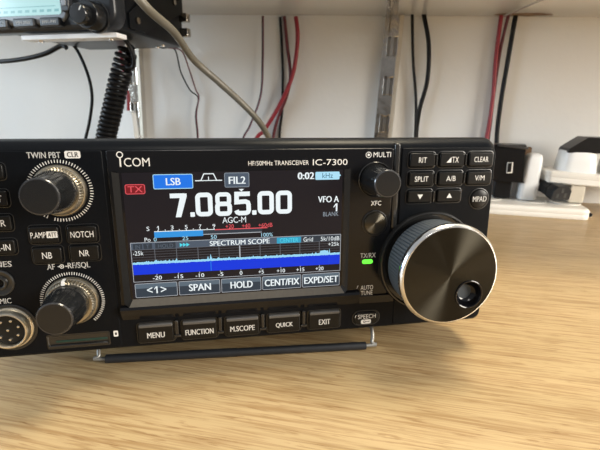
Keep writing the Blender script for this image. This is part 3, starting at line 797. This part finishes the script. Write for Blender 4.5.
for v in (34.6, 35.8, 37.0, 38.2): m.flat([outline(1.2, v - 0.06, 94.6, v + 0.06, 0.01, 1)], S1, e_grid)
lab = ('-20', '-15', '-10', '-5', '0', '+5', '+10', '+15', '+20')
for i, t in enumerate(lab):
    u = 11.0 + 9.22 * i; wd = {1: 0.6, 2: 1.2, 3: 1.9}[len(t)]
    m.flat(text_polys(t, u - wd, -47.6, u + wd, -45.8, 0.015), S3, e_white)
    m.flat([outline(u - 0.15, 44.9, u + 0.15, 45.6, 0.02, 1)], S3, e_line)
m.build('scope_grid', disp)
m = RMB(); rnd = random.Random(3); N = 240; top = []
for i in range(N + 1):
    u = 1.2 + 93.3 * i / N
    v = 39.35 - 0.35 * rnd.random() - (0.5 if rnd.random() > 0.9 else 0)
    if abs(u - 34.7) < 0.25: v = 36.8
    elif abs(u - 33.6) < 0.25: v = 37.7
    elif abs(u - 89.4) < 0.3: v = 37.0
    elif 85 < u < 89: v = 38.2 - 0.5 * rnd.random()
    elif 11 < u < 17: v -= 0.3 * rnd.random()
    elif abs(u - 20) < 0.2: v = 38.0
    top.append((u, v))
for i in range(N):
    (u0, va), (u1, vb) = top[i], top[i + 1]
    m.flat([[(u0, -va), (u1, -vb), (u1, -39.9), (u0, -39.9)]], S2, e_trace)
    wv = 40.1 + 0.25 * rnd.random()
    m.flat([[(u0, -39.9), (u1, -39.9), (u1, -wv), (u0, -wv)]], S2, e_trace)
    m.flat([[(u0, -wv), (u1, -wv), (u1, -44.9), (u0, -44.9)]], S2, e_blue)
m.flat([outline(34.4, 40, 34.8, 44.8, 0.02, 1)], S3, e_lsb)
m.flat([outline(89.2, 40, 89.5, 44.8, 0.02, 1)], S3, glow('faint_blue', (0.01, 0.06, 0.7)))
m.build('scope_trace', disp)
for (a, c_, t, wd) in ((1.2, 19.3, '< 1 >', 8.6), (20.0, 38.2, 'SPAN', 9.6), (38.8, 57.0, 'HOLD', 10.0), (57.6, 75.9, 'CENT/FIX', 16.2), (76.5, 94.7, 'EXPD/SET', 16.4)):
    m = badge(a, 49.1, c_, 55.7, e_key, e_line, 0.5, 0.22); cu = (a + c_) / 2
    o = outline(a + 0.25, 49.35, c_ - 0.25, 51.4, 0.4, 2); m.flat([o], S2 - 0.01, e_keyt)
    if t == '< 1 >': m.flat(text_polys('<', cu - 4.1, -53.6, cu - 1.8, -51.0, 0.02) + text_polys('>', cu + 1.8, -53.6, cu + 4.1, -51.0, 0.02) + one(cu - 0.9, -54.0, cu + 0.5, -50.7), S3, e_white)
    else: m.flat(text_polys(t, cu - wd / 2, -54.0, cu + wd / 2, -50.7, 0.022), S3, e_white)
    m.build('soft_key', disp)

# ---- feet and wire stand (authored in world millimetres)
def WR(): return MB(world_to_radio)
for (u, w) in ((-40, 205), (144, 205)):
    p = PW(u, 78, w); m = WR()
    m.lathe([(7.5, p.z + 1.0), (7.5, 1.5), (6.5, 0.05), (0.1, 0.05)], (p.x, p.y), rubber_m, 32, axis='Z'); m.build('rear_foot', radio)
for u in (-19.5, 113.5):
    m = RMB(); m.slab(outline(u - 6, 78, u + 6, 83.5, 1.5), 26, 42, rubber_m, 1, 1); m.build('front_foot', radio)
A = Vector((-132.6, 155.9, 2.25)); B = Vector((-5.4, 198.0, 2.25)); d = (B - A).normalized(); bk = Vector((-d.y, d.x, 0))
m = WR()
pa = PW(-19.5, 81.0, 34); pb = PW(113.5, 81.0, 34)
m.tube([pa, A - d * 2.6 + bk * 7 + Vector((0, 0, 7)), A - d * 2.2 + bk * 1.0 + Vector((0, 0, 1.5)), A + d * 1.5, A + (B - A) * 0.5, B - d * 1.5, B + d * 2.2 + bk * 1.0 + Vector((0, 0, 1.5)), B + d * 2.6 + bk * 7 + Vector((0, 0, 8)), pb], 0.95, mat('grey_plated_wire', (0.33, 0.33, 0.31), 0.42, 0.6, noise=(200, (0.4, 0.4, 0.38), 0.5)), 10, sm=6)
stand = m.build('stand_wire', radio); stand['label'] = 'bent steel wire stand'
m = WR(); m.tube([A + (B - A) * (0.01 + 0.48 * k / 8) for k in range(9)], 2.2, rubber_m, 14)
m.build('rubber_sleeve', stand)
m = WR(); m.tube([A + (B - A) * (0.49 + 0.5 * k / 8) for k in range(9)], 2.05, rubber_m, 14); m.build('rubber_sleeve', stand)

# ================================================================== SECOND RADIO under the shelf
r2 = empty('mobile_radio', (-384, 390, 189), 'dark radio with pale cyan screen hung under the shelf, cut by the top left corner', 'radio')
inv2 = Matrix.Translation(Vector((384, -390, -189)))
def B2(): return MB()
zr = 253.0
m = B2(); m.box(-408, 400, 197, -269, 530, 246, dk_metal_m, 2.5); body = m.build('body', r2, local=inv2)
m = B2()
for z in (209, 226): 
    m = B2(); m.box(-269.3, 522, z, -258, 531, z + 10, steel_m, 1.5); m.build('rear_tab', r2, local=inv2)
m = B2(); o = rrect(-508, 194.5, -263, 253, (16, 10, 10, 16), 6); m.slab(o, 384, 402, bezel2_m, 5, 2); front = m.build('front_panel', r2, local=inv2)
m = B2(); o = rrect(-460, 200.5, -312, 249, (14, 6, 6, 6), 6); m.slab(o, 381.5, 386, bezel2l_m, 1.8, 0); m.build('screen_surround', r2, local=inv2)
m = B2(); o = rrect(-456, 208.5, -319, 245, (3, 4, 4, 3), 4); m.slab(o, 380.6, 384, lcd_m, 0.4, 0); scr = m.build('screen', r2, local=inv2); scr['label'] = 'pale cyan lit screen'
m = B2()
for k in range(16): m.flat([[(-452 + k * 8.4, 211), (-447 + k * 8.4, 211), (-446.4 + k * 8.4, 213.4), (-451.4 + k * 8.4, 213.4)]], 380.5, lcd_d_m)
m.flat(ribbon([(-452, 216), (-324, 216)], 0.8), 380.5, lcd_d_m); m.build('screen_segments', scr, local=inv2)
for (x0, x1, t) in ((-402, -380.5, 'A/N'), (-373, -348.5, 'V/M MW'), (-342, -319.5, 'PMG PW')):
    m = B2(); m.slab(rrect(x0, 197.6, x1, 205.8, 1.6, 4), 377.5, 386, key2_m, 1.2, 0); k = m.build('button', r2, local=inv2)
    m = B2(); m.flat(text_polys(t, x0 + 3.4, 200.3, x1 - 3.4, 203.3, 0.02), 377.4, print_m); m.build('key_lettering', k, local=inv2)
m = B2(); m.slab(rrect(-317, 210, -307.5, 236, 2, 4), 378, 386, key2_m, 1.2, 0); m.build('button', r2, local=inv2)
m = B2(); m.slab(rrect(-314.6, 215, -310, 232, 1, 3), 377.2, 379, bezel2l_m, 0.5, 0); m.build('button_inlay', r2, local=inv2)
m = B2(); m.lathe([(14.2, 386), (14.2, 383.4), (13.6, 383), (12.6, 383.2), (12.3, 370.5), (11.6, 369.6), (8.9, 369.6)], (-283.5, 205), knob_m, 64, flute=(0.25, 2, 370.6, 383)); kn = m.build('knob', r2, local=inv2)
m = B2(); m.lathe([(8.9, 369.8), (8.8, 362.6), (8.2, 361.8), (0.1, 361.7)], (-286, 204.5), knob_gloss_m, 48, flute=(0.2, 2, 362, 369.9)); m.build('inner_knob', kn, local=inv2)
m = B2(); m.flat(ribbon([(-284, 207), (-281.4, 210.6)], 1.0), 361.6, print_m); m.build('pointer_mark', kn, local=inv2)
m = B2()
m.box(-376, 388, 187.6, -266, 404, 192.2, plate_m, 0.8)
plate = m.build('mounting_plate', r2, local=inv2); plate['label'] = 'white steel strip under the radio front'
for (x, y, z) in ((-360, 396, 187.6), (-278, 396, 187.6), (-330, 500, 197), (-300, 520, 197), (-284, 505, 197)):
    m = B2(); m.lathe([(0.1, z - 1.7), (2.6, z - 1.5), (2.9, z + 0.1)], (x, y), silver_m, 16, axis='Z'); m.build('screw', r2, local=inv2)
# bracket sides up to the shelf
for (x0, x1) in ((-268.6, -266.2), (-411, -408.6)):
    m = B2()
    prof = [(412, 200), (412, 214), (470, 255), (528, 255), (528, 236), (470, 214), (440, 200)]
    if x0 < -400: prof = [(p[0], p[1] + (5 if p[1] > 250 else 0)) for p in prof]
    m.loft([[(x0, p[0], p[1]) for p in prof], [(x1, p[0], p[1]) for p in prof]], dk_metal_m)
    m.build('bracket_arm', r2, local=inv2)
for (y, z) in ((424, 209), (505, 244)):
    m = B2(); m.tube([(-266.3, y, z), (-263.6, y, z)], 3.2, steel_m, 16); m.build('bolt', r2, local=inv2)

# ================================================================== CABLES
def cable(name, pts, r, mt, label, cat, group=None, sm=8, n=10, mb=None):
    m = mb or MB(); m.tube(pts, r, mt, n, sm=sm)
    o = m.build(name); tag(o, label, cat, group); return o
G = 'wires running down the wall'
# black pair behind the display's right edge
cable('wire', [(15, 631, 252), (16, 630, 240), (21, 630, 189), (29, 630, 136), (32, 630, 84), (33, 626, 30), (30, 610, 3)], 2.0, black_cable_m, 'thin straight black wire just right of the upright behind the radio', 'wire', G)
cable('wire', [(30, 631, 252), (31, 629, 243), (40, 628, 207), (42, 629, 162), (35, 630, 123), (33.5, 633, 84), (37, 634, 30), (40, 615, 3)], 3.0, black_cable_m, 'thicker bowed black wire, second to the right of the upright behind the radio', 'wire', G)
cable('wire', [(128, 630, 247), (127, 630, 238), (127, 630, 187), (129, 628, 136), (127, 626, 86), (122, 620, 30), (118, 600, 3)], 2.7, red_cable_m, 'straight red wire at the right, dropping from the shelf cut-out', 'wire', G)
cable('wire', [(137, 630, 246), (135, 630, 237), (132, 634, 199), (131, 634, 149), (131, 633, 86), (128, 628, 30), (126, 606, 3)], 2.1, dred_cable_m, 'dark red wire between the red and the black wire at the right', 'wire', G)
cable('wire', [(146, 630, 246), (144, 630, 237), (142, 630, 187), (140, 630, 130), (141, 630, 86), (146, 620, 30), (150, 600, 12)], 3.0, black_cable_m, 'thick black wire at the far right beside the red wires', 'wire', G)
m = MB(); m.tube([(-194, 631, 251), (-195, 630, 192), (-199, 630, 142), (-216, 628, 98), (-228, 626, 76), (-240, 610, 20), (-240, 590, 2)], 1.3, black_cable_m, 8, sm=8)
m.tube([(-192.3, 629, 251), (-193.3, 628.5, 192), (-197.3, 628, 142), (-214.3, 626, 98), (-226.3, 624, 76), (-238, 608, 20), (-238, 588, 3)], 1.1, dred_cable_m, 8, sm=8)
tag(m.build('twin_wire'), 'thin red and black twin wire hanging above the middle of the display', 'wire', G)
cable('wire', [(-162, 633, 250), (-158, 633, 212), (-153, 633, 171), (-159, 633, 140), (-172, 635, 112), (-181, 636, 79), (-184, 636, 30), (-184, 620, 3)], 2.4, dred_cable_m, 'dark red wire bowing behind the thick red wire', 'wire', G)
cable('wire', [(-144, 628, 248), (-141, 627, 218), (-148, 627, 171), (-168, 626, 128), (-192, 625, 91), (-204, 624, 79), (-228, 610, 30), (-240, 580, 3)], 3.0, red_cable_m, 'thick red wire curving down behind the grey cable', 'wire', G)
cable('wire', [(-169, 636, 250), (-166, 637, 190), (-166, 637, 150), (-167, 637, 118), (-171, 637, 84), (-172, 636, 30), (-172, 620, 3)], 1.9, black_cable_m, 'black wire beside the dark red one above the display', 'wire', G)
cable('wire', [(-322, 570, 203), (-324, 610, 206), (-327, 630, 176), (-314, 631, 150), (-301, 631, 138), (-307, 631, 112), (-306, 631, 76), (-306, 625, 20), (-306, 600, 2)], 1.1, black_cable_m, 'thin black wire with a kink below the second radio', 'wire', G)
cable('wire', [(-312, 570, 203), (-314, 612, 204), (-312, 629, 179), (-303, 628.5, 150), (-298.6, 629, 139), (-304.5, 629, 112), (-303.6, 629, 76), (-303, 620, 20), (-303, 600, 2)], 1.0, dred_cable_m, 'thin dull red wire twisted with the kinked black one', 'wire', G)
# grey coax towards the camera
cable('coaxial_cable', [(-216, 250, 262), (-196, 290, 216), (-180, 302, 192), (-183, 345, 183), (-186, 385, 166), (-170, 405, 147), (-151, 418, 127), (-139, 432, 110), (-135, 452, 94), (-134, 500, 62), (-134, 560, 28), (-140, 600, 4)], 3.3, grey_cable_m, 'thick grey-beige cable crossing diagonally in front of the wall', 'cable', sm=10, n=14)
cable('cable', [(-620, 505, 190), (-570, 502, 182), (-524, 500, 181), (-483, 500, 184), (-451, 501, 190), (-428, 503, 199), (-420, 503, 196.5)], 3.0, black_cable_m, 'black cable running left from below the second radio', 'cable')
cable('cable', [(-412, 480, 200), (-407, 500, 199), (-394, 502, 169), (-390, 502, 138), (-398, 502, 106), (-408, 500, 78), (-412, 480, 30), (-412, 460, 2)], 2.0, black_cable_m, 'thin black cable hanging just left of the coiled cable', 'cable')
# coiled microphone cable
ctrl = [Vector(p) for p in ((-309, 470, 192), (-313, 470, 182), (-319, 470, 168), (-327, 470, 150), (-334, 470, 132), (-342, 470, 112), (-350, 470, 92), (-357, 470, 70), (-362, 470, 45), (-365, 470, 12))]
spine = smooth(ctrl, 24)
pts = []; turns = 33; per = 16; tot = turns * per
Ls = [0]
for i in range(1, len(spine)): Ls.append(Ls[-1] + (spine[i] - spine[i - 1]).length)
def at_len(t):
    for i in range(1, len(Ls)):
        if Ls[i] >= t: 
            q = (t - Ls[i - 1]) / (Ls[i] - Ls[i - 1]); return spine[i - 1].lerp(spine[i], q), (spine[i] - spine[i - 1]).normalized()
    return spine[-1], (spine[-1] - spine[-2]).normalized()
for k in range(tot + 1):
    f = k / tot; f = f ** 0.9 if f < 1 else 1
    p, t = at_len(Ls[-1] * f); s1 = Vector((0, 1, 0)); s2 = t.cross(s1).normalized()
    a = 2 * PI * k / per; R_ = 9.7 if k > per else 9.7 * (0.5 + 0.5 * k / per)
    pts.append(p + s1 * (R_ * math.cos(a)) + s2 * (R_ * math.sin(a)))
lead = [Vector((-312, 440, 204)), Vector((-304, 452, 199)), Vector((-298, 458, 188)), Vector((-297, 461, 176)), Vector((-301, 463, 168)), Vector((-309, 464, 170))]
m = MB(); m.tube(pts, 2.8, black_cable_m, 9)
coil = m.build('coiled_cable'); tag(coil, 'black coiled microphone cable hanging from the second radio', 'cable')
m = MB(); m.tube(lead + [pts[3]], 2.4, black_cable_m, 10, sm=8); m.build('straight_lead', coil)
# red lead and white connector
conn = empty('cable_connector', (-412, 600, 100), 'white plastic connector on a red wire behind the coiled cable', 'connector')
invc = Matrix.Translation(Vector((412, -600, -100)))
m = MB(); m.loft([[(x + c_[0], 596 + c_[1], z) for (c_) in ((-w_, -6), (w_, -6), (w_, 6), (-w_, 6))] for (x, z, w_) in ((-402, 118, 5), (-402, 114, 9), (-406, 92, 14), (-411, 76, 19), (-414, 60, 19), (-414, 55, 10))], cool_white_m); m.build('housing', conn, local=invc)
m = MB(); m.tube([(-407, 598, 205), (-406, 598, 192), (-402, 597, 156), (-400, 596, 138), (-402, 596, 116)], 2.6, red_cable_m, 10, sm=6); m.build('red_lead', conn, local=invc)
m = MB(); m.tube([(-419, 596, 56), (-420, 594, 30), (-424, 580, 3)], 2.6, red_cable_m, 10, sm=6); m.build('red_lead', conn, local=invc)
# thin silver rod cable under the shelf, top right
cable('thin_rod', [(129, 622, 238.5), (134, 560, 235), (140, 500, 231), (146, 430, 226), (152, 380, 222)], 1.7, silver_m, 'thin grey rod running forward under the shelf from the cut-out', 'rod', sm=2)

# ================================================================== POWER STRIPS AND PLUGS
ps = empty('power_strip', (190, 570, 0), 'low white power strip lying on the table at the right', 'power strip')
ang = math.atan2(528.1 - 535.1, 232.6 - 123.4)
def psx(p):
    c, s_ = math.cos(ang), math.sin(ang)
    return Vector((123.4 + p.x * c - p.y * s_ - 190, 535.1 + p.x * s_ + p.y * c - 570, p.z))
m = MB(psx); 
def rings_z(out, spec): return [[(p[0], p[1], z) for p in inset_poly(out, i)] for (i, z) in spec]
o = rrect(-190, 0, 108, 74, 9, 5)
m.loft(rings_z(o, [(0.5, 0.05), (0, 0.8), (0, 5.2), (0.25, 5.6), (0.25, 6.2), (0, 6.6), (0.2, 10), (1.5, 12), (3, 12.6)]), white_m); m.build('housing', ps)
m = MB(psx); m.box(106, 14, 1, 114, 34, 6, white_m, 1.2); m.build('end_clip', ps)
m = MB(psx); m.lathe([(0.1, 0.9), (2.6, 0.9), (2.6, 0)], (0, 0), black_pl_m, 12); m.v = [Vector((p.x + 111, p.y + 13.0, p.z + 4.2)) for p in m.v]; m.build('end_screw', ps)
m = MB(psx)
for x in (-150, -100, -50, 0, 52, 98):
    m.lathe([(17, 12.5), (17, 13.3), (16, 13.5), (15.5, 12.7), (0.1, 12.7)], (x - 8 if x > 90 else x, 38), white_m, 32, axis='Z')
m.build('socket_wells', ps)

GP = 'plugs and adapters on the power strip'
# black adapter
ad = empty('power_adapter', (146, 578, 13.6), 'tall black power adapter upright on the power strip, beside the radio', 'power adapter', GP)
iv = Matrix.Translation(Vector((-146, -578, -13.6)))
m = MB(); m.loft([[(x0 + t_, y_, z) for (x0, y_) in ((126 + a_, 566), (161 + a_, 561), (166 + a_, 590), (131 + a_, 594))] for (a_, z, t_) in ((4.5, 36, 0), (1.5, 38, 0), (-0.5, 60, 0), (-1, 80, 0), (0, 82, 0))], black_pl_m); m.build('housing', ad, local=iv)
m = MB(); m.box(133, 570, 13.6, 153, 588, 40, black_pl_m, 2.5); m.build('plug_base', ad, local=iv)
m = MB(); m.slab([(142.5, 47), (149.2, 47.6), (148.6, 61), (142.0, 60.4)], 562.2, 566.2, white_m, 0.4, 0); m.slab([(142.8, 48.4), (147.6, 48.8), (147.2, 60.4), (142.4, 59.8)], 561.6, 563, black_pl_m, 0.3, 0); m.build('label_window', ad, local=iv)
m = MB(); m.slab([(129, 80), (163, 77), (163, 80), (129, 83)], 560.5, 566, mat('adapter_edge', (0.03, 0.03, 0.032), 0.3, noise=(80, (0.04, 0.04, 0.04), 0.5)), 0.6, 0); m.build('top_edge', ad, local=iv)
# white plug
wp = empty('plug', (175, 576, 13.6), 'tall rounded white plug standing beside the black adapter', 'plug', GP)
iv = Matrix.Translation(Vector((-175, -576, -13.6)))
m = MB(); rings = []
for (cx, z, hw, hd) in ((172, 13.6, 9.5, 11), (172, 15, 10.6, 12), (172.5, 30, 10.6, 12), (174, 58, 9.6, 12), (174.5, 66, 9.0, 11), (175, 70, 7.4, 9), (175, 71.6, 4.5, 6)):
    o = rrect(cx - hw, 576 - hd, cx + hw, 576 + hd, min(hw, hd) * 0.55, 5); rings.append([(p[0], p[1], z) for p in o])
m.loft(rings, cool_white_m); m.build('body', wp, local=iv)
m = MB(); m.box(158.5, 588, 13.6, 164, 600, 74, plate_m, 1.5); m.box(164, 590, 66, 176, 598, 78, brown_m, 2); m.build('rear_clip', wp, local=iv)
# black IEC connector
ie = empty('mains_connector', (198, 562, 14), 'black three-hole mains connector lying on the power strip, its holes facing outward', 'connector', GP)
iv = Matrix.Translation(Vector((-198, -562, -14)))
dirv = Vector((0.30, -0.92, -0.18)).normalized(); sx_ = Vector((0.62, 0.76, 0.1)); sx_ = (sx_ - dirv * sx_.dot(dirv)).normalized(); up_ = sx_.cross(dirv).normalized()
if up_.z < 0: up_ = -up_
def sweep(m, c0, spec, shape, mt):
    rings = []
    for (t, sc) in spec: rings.append([c0 + dirv * t + sx_ * (p[0] * sc) + up_ * (p[1] * sc) for p in shape])
    m.loft(rings, mt)
ie_m = mat('grey_black_plastic', (0.014, 0.014, 0.015), 0.4, spec=0.25, noise=(90, (0.018, 0.018, 0.019), 0.7))
iec_shape = [(-12, -8), (-12, 3), (-7, 9), (7, 9), (12, 3), (12, -8), (9, -9.5), (-9, -9.5)]
c0 = Vector((203, 546, 27.2))
m = MB(); sweep(m, c0, [(-16, 0.62), (-13, 0.92), (-1, 1.0), (0, 0.95)], iec_shape, ie_m)
sweep(m, c0, [(-30, 0.75), (-29, 0.85), (-15, 0.85)], iec_shape, ie_m); m.build('housing', ie, local=iv)
m = MB()
for (a_, b_) in ((-5, -2.6), (5, -2.6), (0, 3.8)):
    q = [(a_ - 1.5, b_ - 2.6), (a_ + 1.5, b_ - 2.6), (a_ + 1.5, b_ + 2.6), (a_ - 1.5, b_ + 2.6)]
    m.loft([[c0 + dirv * 0.3 + sx_ * p[0] + up_ * p[1] for p in q], [c0 - dirv * 0.5 + sx_ * p[0] + up_ * p[1] for p in q]], mat('socket_hole_rim', (0.002, 0.002, 0.002), 0.4, noise=(80, (0.08, 0.08, 0.08), 0.5)))
m.build('pin_holes', ie, local=iv)
m = MB(); m.tube([c0 - dirv * 29, c0 - dirv * 36 + Vector((0, 6, 2)), c0 - dirv * 40 + Vector((0, 30, 0)), Vector((184, 612, 26))], 4.0, black_cable_m, 12, sm=6); m.build('cord', ie, local=iv)
# white multi-way adapter raised on a foot
ma = empty('multiway_adapter', (225, 575, 13.6), 'white multi-way socket block raised on a cream foot at the right edge', 'socket adapter', GP)
iv = Matrix.Translation(Vector((-225, -575, -13.6)))
m = MB(); o = rrect(189, 558, 330, 612, 5, 4)
m.loft([[(p[0], p[1], z - (p[0] - 189) * 0.06) for p in inset_poly(o, i)] for (i, z) in ((1.5, 38), (0, 39.5), (0, 44.5), (0.4, 45), (0, 45.6), (0, 51.5), (2, 53))], white_m); m.build('socket_plate', ma, local=iv)
m = MB(); m.box(217, 562, 13.6, 234, 590, 39, cream_m, 2); m.build('foot', ma, local=iv)
m = MB(); m.box(300, 565, 13.6, 318, 590, 36, cream_m, 2); m.build('foot', ma, local=iv)
# white plug with black top on it
bp_ = empty('plug_adapter', (222, 580, 52), 'white tapered plug adapter capped by an angular black plug, on the socket block', 'plug', GP)
iv = Matrix.Translation(Vector((-222, -580, -52)))
m = MB(); rings = []
for (z, hw, hd, cx) in ((49.0, 21.5, 17, 225), (50, 22, 18, 225), (62, 20.6, 17.4, 225), (74, 19.4, 16.6, 225), (76, 18, 15, 225)):
    o = rrect(cx - hw, 582 - hd, cx + hw, 582 + hd, 12, 6); rings.append([(p[0], p[1], z) for p in o])
m.loft(rings, cool_white_m); m.build('body', bp_, local=iv)
m = MB(); prof = [(209, 74), (210, 79), (228, 92.5), (266, 92), (266, 74)]
m.loft([[(p[0] , 566, p[1]) for p in inset_poly(prof[::-1], 0)], [(p[0], 598, p[1]) for p in prof[::-1]]], black_pl_m); m.build('black_plug', bp_, local=iv)
wp2 = MB(); o = rrect(254, 562, 290, 600, 10, 5)
wp2.loft([[(p[0], p[1], z) for p in inset_poly(o, i)] for (i, z) in ((1, 47), (0, 49), (1.5, 72), (4, 75))], white_m)
tag(wp2.build('plug'), 'white plug cut by the right edge of the picture, on the socket block', 'plug', GP)
